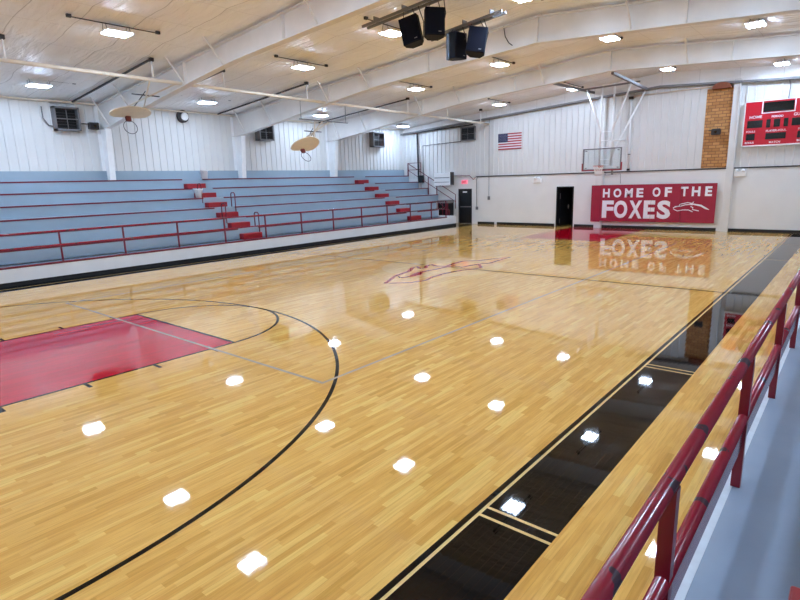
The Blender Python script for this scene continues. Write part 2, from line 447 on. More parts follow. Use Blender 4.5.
# ledge strip where block meets siding, rubber bases
m = MB(); m.box(-8.15+.3, 17.4, YF-.05, YF-.012, 2.735, 2.785)
tag(m.build('trim_1', 'dark_steel'), 'thin grey ledge line along the far wall', kind='structure')
for i, (a, b, s) in enumerate(((-7.75, -6.62, 1), (-6.45, D2[0]-.08, 1), (D2[1]+.08, -.75, 1), (-.35, 4.78, 1), (5.25, 8.9, 1))):
    m = MB(); m.box(a, b, YF-.04, YF-.011, 0, .14)
    o = m.build('baseboard_far', 'rubber_base'); tag(o, kind='structure')
m = MB(); m.box(-6.62, -6.45, YF-.035, YF-.011, 0, .14); tag(m.build('baseboard_far', 'kerb'), kind='structure')
# door 1: closed black door with push bar; door 2: open dark doorway
d = MB().mat('dark_steel')
d.box(D1[0], D1[0]+.05, YF-.03, YF+.2, 0, D1[2]); d.box(D1[1]-.04, D1[1], YF-.03, YF+.2, 0, D1[2]); d.box(D1[0], D1[1], YF-.03, YF+.2, D1[2]-.04, D1[2])
d1 = d.build('door_1'); tag(d1, 'black steel exit door under the small exit sign', kind='structure')
m = MB(); m.box(D1[0]+.05, D1[1]-.04, YF+.05, YF+.1, .01, D1[2]-.04); m.build('door_panel', 'black', d1)
m = MB(); m.box(D1[0]+.12, D1[1]-.08, YF-.02, YF+.03, .98, 1.03); m.box(D1[0]+.12, D1[0]+.17, YF+.02, YF+.05, .97, 1.04); m.box(D1[1]-.14, D1[1]-.09, YF+.02, YF+.05, .97, 1.04); m.build('push_bar', 'grey_steel', d1)
m = MB(); m.box(-8.85, -8.55, YF+.035, YF+.049, 1.84, 1.92); m.build('door_plate', 'letter', d1)
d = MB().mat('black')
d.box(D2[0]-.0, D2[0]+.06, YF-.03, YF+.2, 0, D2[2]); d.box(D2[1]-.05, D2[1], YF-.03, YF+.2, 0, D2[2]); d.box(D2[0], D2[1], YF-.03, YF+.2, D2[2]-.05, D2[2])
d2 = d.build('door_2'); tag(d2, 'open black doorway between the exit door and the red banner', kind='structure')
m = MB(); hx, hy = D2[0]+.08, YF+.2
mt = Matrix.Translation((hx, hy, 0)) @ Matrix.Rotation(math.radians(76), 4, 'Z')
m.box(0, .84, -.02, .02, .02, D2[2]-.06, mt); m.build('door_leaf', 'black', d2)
m = MB(); m.box(.7, .76, -.06, -.02, .9, 1.12, mt); m.box(.0, .02, -.05, -.02, 1.45, 1.75, mt); m.box(.0, .02, -.05, -.02, .15, .4, mt); m.build('door_hinge', 'grey_steel', d2)
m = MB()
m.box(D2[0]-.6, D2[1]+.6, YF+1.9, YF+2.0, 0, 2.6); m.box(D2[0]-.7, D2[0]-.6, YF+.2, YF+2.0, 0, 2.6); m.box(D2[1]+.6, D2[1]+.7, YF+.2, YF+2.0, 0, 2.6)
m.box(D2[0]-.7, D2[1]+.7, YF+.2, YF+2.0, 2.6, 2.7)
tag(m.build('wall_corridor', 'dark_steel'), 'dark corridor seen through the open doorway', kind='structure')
# end wall columns, brick chimney face
m = MB(); m.box(-.72, -.4, YF-.2, YF-.01, 0, wtop(-.5)+.1); m.box(-.4, -.36, YF-.14, YF-.01, 0, wtop(-.5)+.1)
tag(m.build('trim_2', 'white_wall'), 'narrow white column behind the left end of the banner', kind='structure')
m = MB(); m.box(4.99, 5.22, YF-.16, YF-.01, 0, wtop(5)+.15); m.box(5.22, 5.27, YF-.22, YF-.01, 0, wtop(5)+.1)
tag(m.build('trim_3', 'white_wall'), 'narrow white column between the banner and the scoreboard', kind='structure')
m = MB().mat('brick'); m.box(3.97, 4.97, YF-.06, YF-.0, 2.8, 6.15)
m.mat('brick_cap'); m.prism([(4.2, 6.1)] + [(4.56+.36*math.cos(t), 6.15+.2*math.sin(t)) for t in [math.pi*(1-i/10) for i in range(11)]] + [(4.92, 6.1)], 1, YF-.34, YF-.0)
tag(m.build('wall_chimney'), 'tan brick chimney face above the end of the banner', kind='structure')

# ------------------------------------------------------------------ ceiling: draped insulation between purlins
m = MB(); m.sm = True
xs = []; x = XL
while x < XR+.01: xs.append(min(x, XR)); x += .1545
ys = [YN + i*(YF-YN)/130 for i in range(131)]
def cz(x, y):
    t = ((x-RX) % 1.545)/1.545
    s = .045*math.sin(math.pi*t)
    q = (y % 1.22)/1.22
    return roof(x) - s*(.75+.25*math.sin(2.1*y+.7*x)) + .018*math.exp(-((q-.5)/.06)**2)
grid = [[(x, y, cz(x, y)) for x in xs] for y in ys]
nv = len(xs)
m.v = [p for r in grid for p in r]
for j in range(len(ys)-1):
    for i in range(nv-1):
        a = j*nv+i; m.f.append([a, a+1, a+1+nv, a+nv]); m.mi.append(0); m.smooth.append(True)
m.face([(XL-.1, YN-.1, 7.6), (XR+.1, YN-.1, 7.6), (XR+.1, YF+.1, 7.6), (XL-.1, YF+.1, 7.6)])
tag(m.build('ceiling', 'ceiling'), 'white insulated metal roof underside', kind='structure')

# ------------------------------------------------------------------ steel frames
half = [(0, 6.36), (3.9, 6.12), (6.1, 5.98), (8.7, 5.68), (11.6, 5.3), (14.72, 4.9)]      # distance from ridge, underside
FL = [(RX-d, z) for d, z in half]
def frame(y, label):
    t = empty('steel_frame', (RX, y, 0), label, 'roof frame', 'rigid steel frames across the hall')
    for s in (-1, 1):
        P = lambda d, z: (s*d, z)
        out = abs(XL-RX)-.02
        # rafter: web + bottom and top flange (local coordinates, ridge at x=0)
        rf = MB(); under = [P(d, z) for d, z in half]
        top = [P(out, roof(RX+out)-.1), P(0, roof(RX)-.1)]
        web = under + [P(out, 4.9)] + top
        rf.prism(web, 1, -.006, .006)
        for (a, b) in zip(under+[P(out, 4.9)], (under+[P(out, 4.9)])[1:]):
            rf.prism([(a[0], a[1]-.012), (b[0], b[1]-.012), (b[0], b[1]+.008), (a[0], a[1]+.008)], 1, -.12, .12)
        rf.prism([(0, roof(RX)-.12), P(out, roof(RX+out)-.12), P(out, roof(RX+out)-.1), (0, roof(RX)-.1)], 1, -.12, .12)
        for dd in (3.9, 8.7):
            zz = [z for d_, z in half if d_ == dd][0]
            rf.box(s*dd-.006, s*dd+.006, -.11, .11, zz, roof(RX+dd)-.12)
        if s < 0: rf.box(-.015, .015, -.12, .12, 6.36, roof(RX)-.12)
        o = rf.build('rafter', 'frame', t)
        cl = MB(); xi, xb = 14.72, 15.0
        cl.prism([P(xi, 4.9), P(xb-.1, 2.965), P(out, 2.965), P(out, 4.9)], 1, -.006, .006)
        cl.prism([P(xi, 4.9), P(xb-.1, 2.965), P(xb-.12, 2.965), P(xi-.02, 4.9)], 1, -.11, .11)
        cl.prism([P(out, 5.8), P(out, 2.965), P(out-.015, 2.965), P(out-.015, 5.8)], 1, -.13, .13)
        cl.box(*sorted((s*xi, s*out)), -.12, .12, 4.885, 4.9)
        cl.build('column', 'white_steel', t)
        for d, in ((2.6,), (6.6,), (8.75,), (12.4,), (14.4,)):
            zb = None
            for (d0, z0), (d1_, z1) in zip(half, half[1:]):
                if d0 <= d <= d1_: zb = z0+(z1-z0)*(d-d0)/(d1_-d0)
            br = MB(); br.bar((s*d, -.1, zb+.03), (s*d, -.62, roof(RX+d)-.02), .05, .012); br.bar((s*d+.02, -.1, zb+.03), (s*d+.02, -.62, roof(RX+d)-.02), .012, .05)
            br.build('flange_brace', 'frame', t)
    return t
frame(-4.0, 'off-white steel roof frame nearest the viewer, in front of the hanging speakers')
frame(2.0, 'off-white steel roof frame just behind the four hanging speakers')
frame(7.95, 'off-white steel roof frame closest to the far end wall')
# end rafter
m = MB()
for s in (-1, 1):
    a, b = RX, RX+s*15.4
    m.prism([(a, wtop(a)-.02), (b, wtop(b)-.02), (b, wtop(b)+.06), (a, wtop(a)+.06)], 1, YF-.3, YF-.04)
tag(m.build('end_rafter', 'grey_steel'), 'dark grey steel rafter running up along the far end wall', 'rafter')

# ------------------------------------------------------------------ bleachers
def mirror(x, side): return x if side < 0 else .75-x
def bleachers(side, name, label):
    X = lambda x: mirror(x, side)
    def bx(m, x0, x1, *r): a, b = sorted((X(x0), X(x1))); m.box(a, b, *r)
    y0, y1 = (-15.9, YF-.06)
    root = empty(name, (X(-8.5), 0, 0), label, 'bleachers')
    inv = Vector((-X(-8.5), 0, 0))
    def B(m, n, mat, parent=root, bevel=0):
        o = m.build(n, mat, parent, bevel=bevel); o.location = inv if parent is root else (0, 0, 0); return o
    fw = MB().mat('kerb'); ye = 13.25
    bx(fw, -8.44, -8.53 if side < 0 else -8.49, y0, ye, .12, .56 if side > 0 else .53)
    if side < 0: bx(fw, -8.53, -10.5, ye-.05, ye, 0, .56)
    if side > 0: fw.mats = ['kerb_deck']
    kw = B(fw, 'front_wall', None)
    k2 = MB(); bx(k2, -8.43, -8.53, y0, ye, 0, .12); B(k2, 'base_strip', 'rubber_base', kw)
    if side < 0:
        k2 = MB(); bx(k2, -8.425, -8.53, y0, 12.32, .5, .55); B(k2, 'red_cap', 'red_trim', kw)
    dk = MB(); bx(dk, -8.53 if side < 0 else -8.4905, -9.08, y0, 12.35, .46, .559 if side > 0 else .53); B(dk, 'walkway_deck', 'blue_deck')
    if side < 0:
        k3 = MB(); bx(k3, -8.53, -9.9, 12.35, ye-.05, .46, .5595); o = B(k3, 'landing', 'kerb')
    aisles = (-.61, 9.93) if side < 0 else (-11.21, -.61, 9.93)
    for k in range(1, 7):
        xf = -9.08-.77*(k-1); xb = xf-.77 if k < 6 else (XL+.04 if side < 0 else -16.7)
        zt = .56+.4*k
        ye_k = {1: 12.35, 2: 13.2}.get(k, YF-.06)
        tm = MB(); bx(tm, xf, xb, y0, ye_k, zt-.06, zt); bx(tm, xf, xf-.04, y0, ye_k, zt-.4, zt-.06)
        tier = B(tm, 'tier', 'blue')
        if k < 3 and side < 0:
            em = MB(); bx(em, xf+.001, xb-.77*(6-k)*.0, ye_k, ye_k+.04, .0, zt); B(em, 'end_panel', 'kerb', tier)
        nm = MB(); ys_ = [y0]
        for a in aisles: ys_ += [a-.48, a+.48]
        ys_.append(ye_k)
        for a, b in zip(ys_[::2], ys_[1::2]): bx(nm, xf+.012, xf-.05, a, b, zt-.045, zt+.006)
        B(nm, 'nosing', 'red_trim', tier)
        for a in aisles:
            sm = MB(); bx(sm, xf+(.30 if side < 0 else .2), xf+.002, a-.44, a+.44, zt-(.43 if k == 1 and side < 0 else .4)+.001, zt-.2); B(sm, 'aisle_step', 'red_step', bevel=.012)
    if side < 0:
        bm_ = MB(); bx(bm_, XL+.04, XL+.09, y0, YF-.06, 2.96, 3.33); B(bm_, 'back_board', 'blue')
        rails = ((-9.0, -.13, .56+.2), (-10.55, -.13, 1.56), (-9.75, -1.13, 1.16), (-11.4, -1.13, 1.96))
        for x, y, z in rails:
            hm = MB(); hm.tube([(x, y, z-.01), (x, y, z+.72), (x-.06, y, z+.78), (x-.22, y, z+.78), (x-.28, y, z+.72), (x-.28, y, z-.01)], .022, 8)
            B(hm, 'aisle_handrail', 'red_trim')
    return root
bleachers(-1, 'bleachers', 'blue-grey stepped bleachers with red edges across the court')
bleachers(1, 'bleachers', 'blue-grey bleacher deck at the viewer\'s feet behind the near railing')

def guard_rail(side, label):
    x = mirror(-8.49, side); x = -8.49 if side < 0 else 9.255
    ys_ = [-15.14+1.84*k for k in range(16)] if side > 0 else [-15.0+1.85*k for k in range(15)] + [12.3]
    root = empty('guard_railing', (x, 0, 0), label, 'railing', 'guard railings along the bleacher fronts')
    y0, y1 = ys_[0]-.3, ys_[-1]
    r = .031 if side > 0 else .026
    if side < 0:
        m = MB(); m.tube([(0, y0, 1.45), (0, y1, 1.45)], r, 12); m.build('top_rail', 'red_rail', root)
    else:
        m = MB(); m.tube([(0, y0, 1.47), (0, y1, 1.47)], r, 14); m.build('top_rail', 'red_rail', root)
    m = MB(); m.tube([(0, y0, 1.04), (0, y1, 1.04)], r, 12)
    m.build('mid_rail', 'red_rail', root)
    if side > 0:
        m = MB(); m.box(-.012, .012, y0, y1, .84, 1.02); m.build('rail_plate', 'red_rail', root)
    for y in ys_:
        m = MB(); w = .027 if side > 0 else .022
        m.box(-w, w, y-w, y+w, .56 if side > 0 else .53, 1.44); m.build('post', 'red_trim' if side < 0 else 'red_post', root)
    return root
guard_rail(-1, 'red pipe railing along the front of the bleachers across the court')
guard_rail(1, 'red pipe railing with worn paint right beside the viewer')
# sloped stair railing against the far wall
t = empty('stair_railing', (-11, YF-.15, 0), 'red sloped handrail climbing along the far wall beside the bleachers', 'railing')
m = MB(); y = 0
m.tube([(1.75, y, .9), (1.75, y, 1.74), (-1.93, y, 3.73), (-1.93, y, 2.96)], .022, 8); m.build('top_rail', 'red_trim', t)
m = MB(); m.tube([(1.75, y, 1.32), (-1.93, y, 3.31)], .018, 8); m.build('mid_rail', 'red_trim', t)
m = MB(); m.tube([(-1.93, y, 3.73), (-.88, y, 3.73), (-.88, y, 2.0)], .02, 8); m.tube([(-1.93, y, 3.31), (-.88, y, 3.31)], .018, 8); m.build('landing_rail', 'red_trim', t)
for x, z0, z1 in ((.35, 1.36, 2.5), (-.3, 1.76, 2.86), (-1.9, 2.96, 3.7)):
    m = MB(); m.box(x-.02, x+.02, -.02, .02, z0, z1); m.build('post', 'red_trim', t)
t = empty('stair_railing', (-8.9, 13.22, 0), 'short red handrail at the foot of the bleacher stairs by the exit door', 'railing')
m = MB(); m.tube([(-.75, 0, .92), (-.05, 0, .92), (.0, 0, .86), (0, 0, 0)], .018, 8); m.tube([(-.7, 0, 1.3), (0, .0, .75)], .016, 8); m.build('rail', 'red_trim', t)
# dark cabinet near the stairs
t = empty('storage_cabinet', (-9.75, 14.1, 0), 'dark cabinet with red edges standing beside the bleacher end', 'cabinet')
m = MB(); m.box(-.4, .35, -.3, .3, 0, 1.25); m.build('body', 'black', t)
m = MB(); m.box(-.42, .37, -.32, .32, 1.25, 1.42); m.build('top', 'grey_steel', t)
m = MB()
for x in (-.38, -.05, .31): m.box(x, x+.04, -.33, -.3, .5, 1.25)
m.box(-.38, .35, -.33, -.3, .48, .53); m.build('door_trim', 'red_trim', t)
# buckets
bk = empty('bucket', (0, 0, 0), 'white plastic bucket on the top row of the bleachers', 'bucket')
m = MB(); m.lathe([(0, 0), (.13, 0), (.165, .34), (.18, .34), (.18, .37), (.16, .37), (.125, .02), (0, .02)], seg=20); m.build('tub', 'bucket', bk)
m = MB(); m.tube([(.178*math.cos(a), .178*math.sin(a)*.3-.17, .33-.13*abs(math.sin(a))) for a in [math.pi*i/10 for i in range(11)]], .004, 6); m.build('handle', 'grey_steel', bk)
bk.location = (-12.78, -.1, 2.962)
b2 = copy_tree(bk); b2.location = (-11.52, -1.2, 2.162+.002); b2['label'] = 'white plastic bucket beside the red steps, two rows below the other bucket'

# ------------------------------------------------------------------ lights
lamps = [(-10.83, -6.73, 5.88, 'second-lowest'), (-10.85, -.81, 5.88, ''), (-11.46, 5.82, 5.9, ''), (-12.0, 12.9, 5.83, ''),
         (-4.74, -6.85, 6.3, ''), (-4.81, -.93, 6.3, ''), (-5.0, 5.29, 6.3, ''), (-5.15, 12.4, 6.3, ''),
         (-1.0, -.88, 6.65, ''), (-1.03, 5.21, 6.65, ''), (-1.3, 12.6, 6.6, ''),
         (2.9, -.6, 6.8, ''), (3.0, 5.05, 6.8, ''), (2.93, 12.04, 6.8, ''),
         (6.8, 5.92, 6.65, ''), (6.73, 13.2, 6.6, '')]
hidden = [(-1.0, -6.9, 6.65), (2.9, -6.6, 6.75), (6.8, -6.4, 6.5), (6.8, -.4, 6.6), (-10.83, -12.6, 5.88), (-4.8, -12.7, 6.3), (-1, -12.6, 6.6), (2.9, -12.6, 6.7),
          (6.8, -12.6, 6.5), (12.6, -12.6, 5.9), (12.6, -6.6, 5.9), (12.6, -.6, 5.9), (12.6, 5.4, 5.9), (12.6, 12, 5.9)]
LBL = ['ceiling light over the left end of the bleachers, nearest the left picture edge',
       'ceiling light over the bleachers behind the nearest steel frame',
       'ceiling light above the tan fan backboard farther along the bleachers',
       'ceiling light over the far corner of the bleachers',
       'brightest ceiling light hung at the upper left, over the near court',
       'ceiling light between the two nearest steel frames, left of the speakers',
       'ceiling light between the second and third steel frames, left of the flag',
       'ceiling light just above the flag on the far wall',
       'ceiling light hanging right beside the leftmost speaker',
       'ceiling light hanging below and to the right of the speakers',
       'ceiling light just left of the top of the basketball goal mast',
       'ceiling light cut by the top edge above the speakers',
       'ceiling light between the frames, above the basketball goal',
       'ceiling light right of the basketball goal mast, beyond the last frame',
       'large bright ceiling light at the upper right, nearest the scoreboard side',
       'ceiling light directly above the scoreboard']
def make_light():
    t = empty('ceiling_light', (0, 0, 0), 'x', 'ceiling light', 'LED high-bay lights under the roof')
    m = MB(); m.box(-.23, .23, -.32, .32, .015, .05); m.box(-.05, .05, -.25, .25, .05, .1); m.build('housing', 'white_steel', t)
    for x in (-.18, -.06, .06, .18):
        m = MB(); m.box(x-.026, x+.026, -.28, .28, -.005, .014); m.build('led_panel', 'lamp', t)
    m = MB()
    for y in (-.28, .28):
        for x in (-.12, .12): m.tube([(x, y, .05), (x*.6, y, .2)], .006, 5)
    m.build('hanger_wire', 'dark_steel', t)
    m = MB(); m.box(-.014, .014, -1.05, 1.05, .19, .21); m.build('support_bar', 'dark_steel', t)
    for s in (-1, 1):
        m = MB(); m.box(-.035, .035, s*1.05-.05, s*1.05+.05, .18, .25); m.build('clamp', 'dark_steel', t)
    return t
L0 = make_light()
for i, (x, y, z, _) in enumerate(lamps):
    o = L0 if i == 0 else copy_tree(L0)
    o.location = (x, y, z); o['label'] = LBL[i]
for i, (x, y, z) in enumerate(hidden):
    o = copy_tree(L0); o.location = (x, y, z); o['label'] = 'ceiling light beyond the edge of the picture over the near side'

# ------------------------------------------------------------------ pipes and side goals
def roofu(x): return roof(x)-.05
t = empty('hanging_pipe', (-7.0, 0, 0), 'long cream pipe hung below the roof along the bleacher side', 'pipe')
m = MB(); m.tube([(0, -14, 5.83), (0, 15.0-.5, 5.65)], .052, 10); m.build('pipe', 'cream_pipe', t)
for y in (-8.64, -4.9, -2.5, 1.1, 7.2, 10.4, 13.6):
    z = 5.83-.0063*(y+14)
    m = MB(); m.tube([(0, y, z), (0, y, roof(-7)-.03)], .025, 8); m.build('drop_rod', 'white_steel', t)
    m = MB(); m.box(-.07, .07, -.05+y, .05+y, roof(-7)-.12, roof(-7)-.02); m.build('clamp', 'dark_steel', t)
t = empty('hanging_pipe', (-13.18, 0, 0), 'cream pipe running along the top of the side wall', 'pipe')
m = MB(); m.tube([(0, -14, 5.80), (0, 14.4, 5.80)], .035, 8); m.build('pipe', 'cream_pipe', t)
for y in (-8.2, -3.2, 3.0, 9.0):
    m = MB(); m.box(-.2, .03, y-.02, y+.02, 5.78, 5.84); m.build('bracket', 'grey_steel', t)
barl = [(-4.95, 'dark steel bar under the roof above the first fan backboard'), (-2.5, 'dark steel bar under the roof just behind the nearest frame'),
        (1.1, 'dark steel bar under the roof before the second steel frame'), (7.2, 'dark steel bar under the roof before the third steel frame'), (10.4, 'dark steel bar under the roof beyond the third steel frame')]
for y, lb in barl:
    m = MB(); m.bar((0, 0, roof(-6.95)-.08), (-6.2, 0, roof(-13.15)-.08), .045, .05)
    o = m.build('roof_bar', 'dark_steel'); o.location = (-6.95, y, 0); tag(o, lb, 'steel bar', 'dark bars under the roof on the bleacher side')

def fan_board():
    # fan-shaped board, local: x across, z up, faces -y; origin at rim height centre
    pts = [(-.42, -.12), (.42, -.12), (.62, .0)] + [(.685*math.cos(a), .22+.58*math.sin(a)) for a in [math.pi*i/14 for i in range(15)]] + [(-.62, .0)]
    m = MB(); m.prism(pts, 1, 0, .035); return m
def side_goal(label, tilt, spin, board_at, hinge, n, dz):
    t = empty('side_basketball_goal', board_at, label, 'basketball goal', 'folding side goals')
    rot = Matrix.Rotation(spin, 4, 'Z') @ Matrix.Rotation(tilt, 4, 'X')
    def put(o): o.matrix_local = rot; return o
    put(fan_board().build('backboard', 'fan_wood', t, bevel=.006))
    m = MB(); m.tube([(.23*math.cos(a), -.38+.23*math.sin(a), 0) for a in [2*math.pi*i/24 for i in range(24)]], .011, 8, closed=True)
    put(m.build('rim', 'dark_steel', t))
    m = MB(); m.box(-.08, .08, -.16, 0, -.06, .04); put(m.build('rim_bracket', 'rust', t))
    m = MB(); m.tube([(-.45, .05, .3), (.45, .05, .3)], .025, 8); m.tube([(-.35, .05, 0), (-.35, .05, .55)], .02, 8); m.tube([(.35, .05, 0), (.35, .05, .55)], .02, 8)
    put(m.build('back_frame', 'cream_pipe', t))
    bl = Vector(board_at); H = Vector(hinge)-bl
    for dy in n:
        a = rot @ Vector((dy*.8, .06, .5))
        m = MB(); m.tube([a, H+Vector((0, -dy if spin > 0 else dy, 0))], .026, 8); m.build('support_arm', 'cream_pipe', t)
    m = MB(); a = rot @ Vector((0, .06, .25)); m.tube([a, H*.55+Vector((0, 0, .22))], .015, 6); m.tube([H*.55+Vector((0, -.45, .1)), H*.55+Vector((0, .45, .1))], .018, 6)
    m.build('folding_brace', 'dark_steel', t)
    if dz:
        m = MB(); m.tube([H+Vector((0, -1.2, 0)), H+Vector((0, 1.4, 0))], .02, 8); m.build('hinge_pipe', 'grey_steel', t)
        for q in (-1.1, 1.3):
            m = MB(); m.tube([H+Vector((0, q, 0)), H+Vector((0, q, dz))], .012, 6); m.build('drop_rod', 'grey_steel', t)
    return t
side_goal('tan fan-shaped side goal folded up over the nearer bleachers', math.radians(74), math.radians(90), (-10.05, -4.4, 5.05), (-7.0, -4.6, 5.75), (-.42, .42), 0)
side_goal('tan fan-shaped side goal folded up farther along the bleachers', math.radians(56), math.radians(90), (-8.6, 2.05, 4.04), (-7.2, 2.0, 5.05), (-.4, 0, .4), .68)

# ------------------------------------------------------------------ far basketball goal
g = empty('basketball_goal', (0, 13.1, 0), 'ceiling-hung glass basketball goal with red padding at the far end', 'basketball goal')
m = MB(); m.box(-.86, .86, -.006, .006, 2.92, 3.82); m.build('glass_board', 'glass', g)
m = MB()
m.box(-.91, .91, -.03, .03, 3.82, 3.87); m.box(-.91, .91, -.03, .03, 2.86, 2.92); m.box(-.91, -.86, -.03, .03, 2.86, 3.87); m.box(.86, .91, -.03, .03, 2.86, 3.87)
for x in (-.8, .72):
    for z in (2.95, 3.74): m.box(x, x+.08, -.035, .03, z, z+.04)
m.build('board_frame', 'grey_steel', g)
m = MB(); m.box(-.94, .94, -.045, .045, 2.83, 2.88); m.box(-.95, -.9, -.045, .045, 2.83, 3.2); m.box(.9, .95, -.045, .045, 2.83, 3.2); m.build('board_padding', 'red_step', g, bevel=.01)
m = MB(); m.tube([(.23*math.cos(a), -.4+.23*math.sin(a), 3.05) for a in [2*math.pi*i/28 for i in range(28)]], .012, 8, closed=True)
m.box(-.1, .1, -.17, -.006, 2.97, 3.06); m.build('rim', 'rim', g)
m = MB()
for k in range(12):
    for s in (-1, 1):
        pts = []
        for j in range(6):
            a = 2*math.pi*(k+s*j*.5)/12; r = .225-.022*j+.006*(j == 5)
            pts.append((r*math.cos(a), -.4+r*math.sin(a), 3.04-.085*j))
        m.tube(pts, .008, 4)
m.build('net', 'net', g)
m = MB()
yb = .12
for x in (-.17, .39): m.tube([(x, yb, 3.05), (x, yb, 6.75)], .045, 10)
for z in (3.1, 3.35, 3.9, 4.22, 4.62): m.tube([(-.17, yb, z), (.39, yb, z)], .02, 8)
m.build('mast', 'white_steel', g)
for a, b in (((-.2, yb, 4.8), (-.92, yb, 6.62)), ((.4, yb, 4.75), (1.16, yb, 6.72)), ((.39, yb, 3.5), (1.42, 1.2, 6.38)), ((.42, yb+.0, 4.2), (.85, .6, 4.2))):
    m = MB(); m.tube([a, b], .038, 10); m.build('mast_brace', 'white_steel', g)
m = MB(); m.bar((2.03, -4.9, 6.33), (1.5, 1.3, 6.44), .1, .1); m.bar((-1.0, -4.9, 6.5), (-1.0, 1.3, 6.6), .07, .1); m.bar((-1.0, .1, 6.62), (1.5, .1, 6.66), .07, .07); m.build('overhead_beam', 'grey_steel', g)
m = MB(); m.box(.45, .52, .05, .12, 2.62, 2.86); m.build('crank_strap', 'grey_steel', g)
# height crank pipe on the wall
t = empty('wall_pipe', (.82, YF-.1, 0), 'vertical white pipe with valves right of the basketball goal', 'pipe')
m = MB(); m.tube([(0, 0, 2.85), (-.06, 0, 6.1)], .04, 8); m.build('pipe', 'white_steel', t)
m = MB(); m.box(-.06, .06, -.06, .05, 2.8, 2.9); m.box(-.05, .05, -.05, .05, 4.05-.5, 4.09-.5); m.box(-.15, 0.05, -.06, .06, 6.1, 6.22); m.build('valve', 'dark_steel', t)
t = MB(); t.tube([(.7, YF-.09, 6.22), (8.9, YF-.09, 6.27)], .028, 8); tag(t.build('conduit', 'cream_pipe'), 'thin cream pipe crossing the far wall above the scoreboard', 'pipe')
# ------------------------------------------------------------------ banner
g = empty('wall_banner', (1.9, YF-.23, 1.22), 'crimson banner reading HOME OF THE FOXES on the far wall', 'banner')
inv = Matrix.Translation((-1.9, -(YF-.23), -1.22))
m = MB()
m.box(-.88, -.42, YF-.235, YF-.205, .32, 2.13)
m.prism([(-.42, YF-.235), (4.72, YF-.19), (4.72, YF-.17), (-.42, YF-.215)], 2, .36, 2.14)
cloth = m.build('cloth', 'banner', g); cloth.location = inv.translation
m = MB()
for x in (.75, 2.0, 3.3): m.box(x-.004, x+.004, YF-.224, YF-.19, .36, 2.14)
m.box(-.43, -.41, YF-.24, YF-.21, .36, 2.13)
o = m.build('seam', 'red_trim', g); o.location = inv.translation
yl = YF-.232
words = (('HOME', ((-0.3, 0.04), (0.22, 0.6), (0.77, 1.14), (1.31, 1.63)), 1.53, .43), ('OF', ((2.04, 2.39), (2.58, 2.88)), 1.55, .44),
         ('THE', ((3.26, 3.57), (3.72, 4.07), (4.26, 4.54)), 1.57, .43), ('FOXES', ((-0.31, 0.26), (0.28, 0.93), (1.0, 1.61), (1.68, 2.2), (2.29, 2.88)), .52, .86))
for body, spans, z0, h in words:      # the sign is set letter by letter
    for ch, (xa, xb) in zip(body, spans):
        o = text_mesh('lettering', ch, xa, z0, xb-xa, h, yl+.0088*max(0, xa), .006, 'letter', g, bold=.04); o.location = inv.translation
m = MB()
putb = lambda x, z: (x, YF-.246+.0088*x, z)
B1 = [(3.84, 1.32), (3.78, 1.25), (3.59, 1.28), (3.28, 1.21), (3.22, 1.12), (2.99, 1.05), (3.03, 0.97), (3.18, 0.9), (3.41, 0.95), (3.64, 0.95), (3.82, 0.87)]
B2 = [(3.05, 1.1), (3.31, 1.12), (3.48, 1.18), (3.68, 1.2), (3.8, 1.18)]
B3 = [(3.68, 1.25), (3.88, 1.2), (4.14, 1.15), (4.34, 1.03), (4.48, 0.97)]
B4 = [(3.72, 1.11), (3.82, 1.06), (3.81, 0.97), (4.07, 0.91)]
for st, w in ((B1, .035), (B2, .04), (B3, [.04, .06, .08, .07, .02]), (B4, .04)): ribbon(m, st, w, putb)
o = m.build('fox_emblem', 'letter', g); o.location = inv.translation

# ------------------------------------------------------------------ flag
g = empty('wall_flag', (-6.4, YF-.03, 4.18), 'United States flag hung flat high on the far wall', 'flag')
h = .87; w = 1.44
m = MB()
for r in range(13):
    m.mat('flag_red' if r % 2 == 0 else 'flag_white')
    z0, z1 = h-(r+1)*h/13, h-r*h/13
    for i in range(12):
        f = lambda u: -.012+.006*math.sin(9*u)
        x0, x1 = w*i/12, w*(i+1)/12
        m.face([(x0, f(x0), z0), (x1, f(x1), z0), (x1, f(x1), z1), (x0, f(x0), z1)])
m.build('cloth', None, g)
m = MB(); m.box(0, .6, -.03, -.019, h*6/13, h); m.build('canton', 'flag_blue', g)
m = MB()
for r in range(9):
    for c in range(6 if r % 2 == 0 else 5):
        cx = .05+(.1*c)+(.05 if r % 2 else 0); czz = h-.045-.042*r
        pts = [(cx+(.016 if k % 2 == 0 else .007)*math.sin(k*math.pi/5), -.0315, czz+(.016 if k % 2 == 0 else .007)*math.cos(k*math.pi/5)) for k in range(10)]
        m.face(pts)
m.build('stars', 'flag_white', g)

# ------------------------------------------------------------------ scoreboard
g = empty('scoreboard', (6.66, YF-.2, 4.55), 'red electronic scoreboard with black displays on the far wall', 'scoreboard')
off = Vector((-6.66, -(YF-.2), -4.55))
def sb(m, n, mat): o = m.build(n, mat, g); o.location = off; return o
yf = YF-.2
m = MB(); m.box(5.5, 7.82, yf+.01, YF-.02, 3.66, 5.42); sb(m, 'body', 'score')
m = MB()
m.box(5.47, 5.51, yf-.005, YF-.02, 3.63, 5.44); m.box(7.81, 7.85, yf-.005, YF-.02, 3.63, 5.44); m.box(5.47, 7.85, yf-.005, YF-.02, 3.62, 3.67); m.box(5.47, 7.85, yf-.005, YF-.02, 5.41, 5.44)
sb(m, 'edge_trim', 'white_steel')
m = MB(); m.box(6.09, 6.13, yf-.002, yf+.01, 4.92, 5.41); m.box(7.2, 7.24, yf-.002, yf+.01, 4.92, 5.41); m.box(6.09, 7.24, yf-.002, yf+.01, 4.92, 4.955); sb(m, 'clock_border', 'letter')
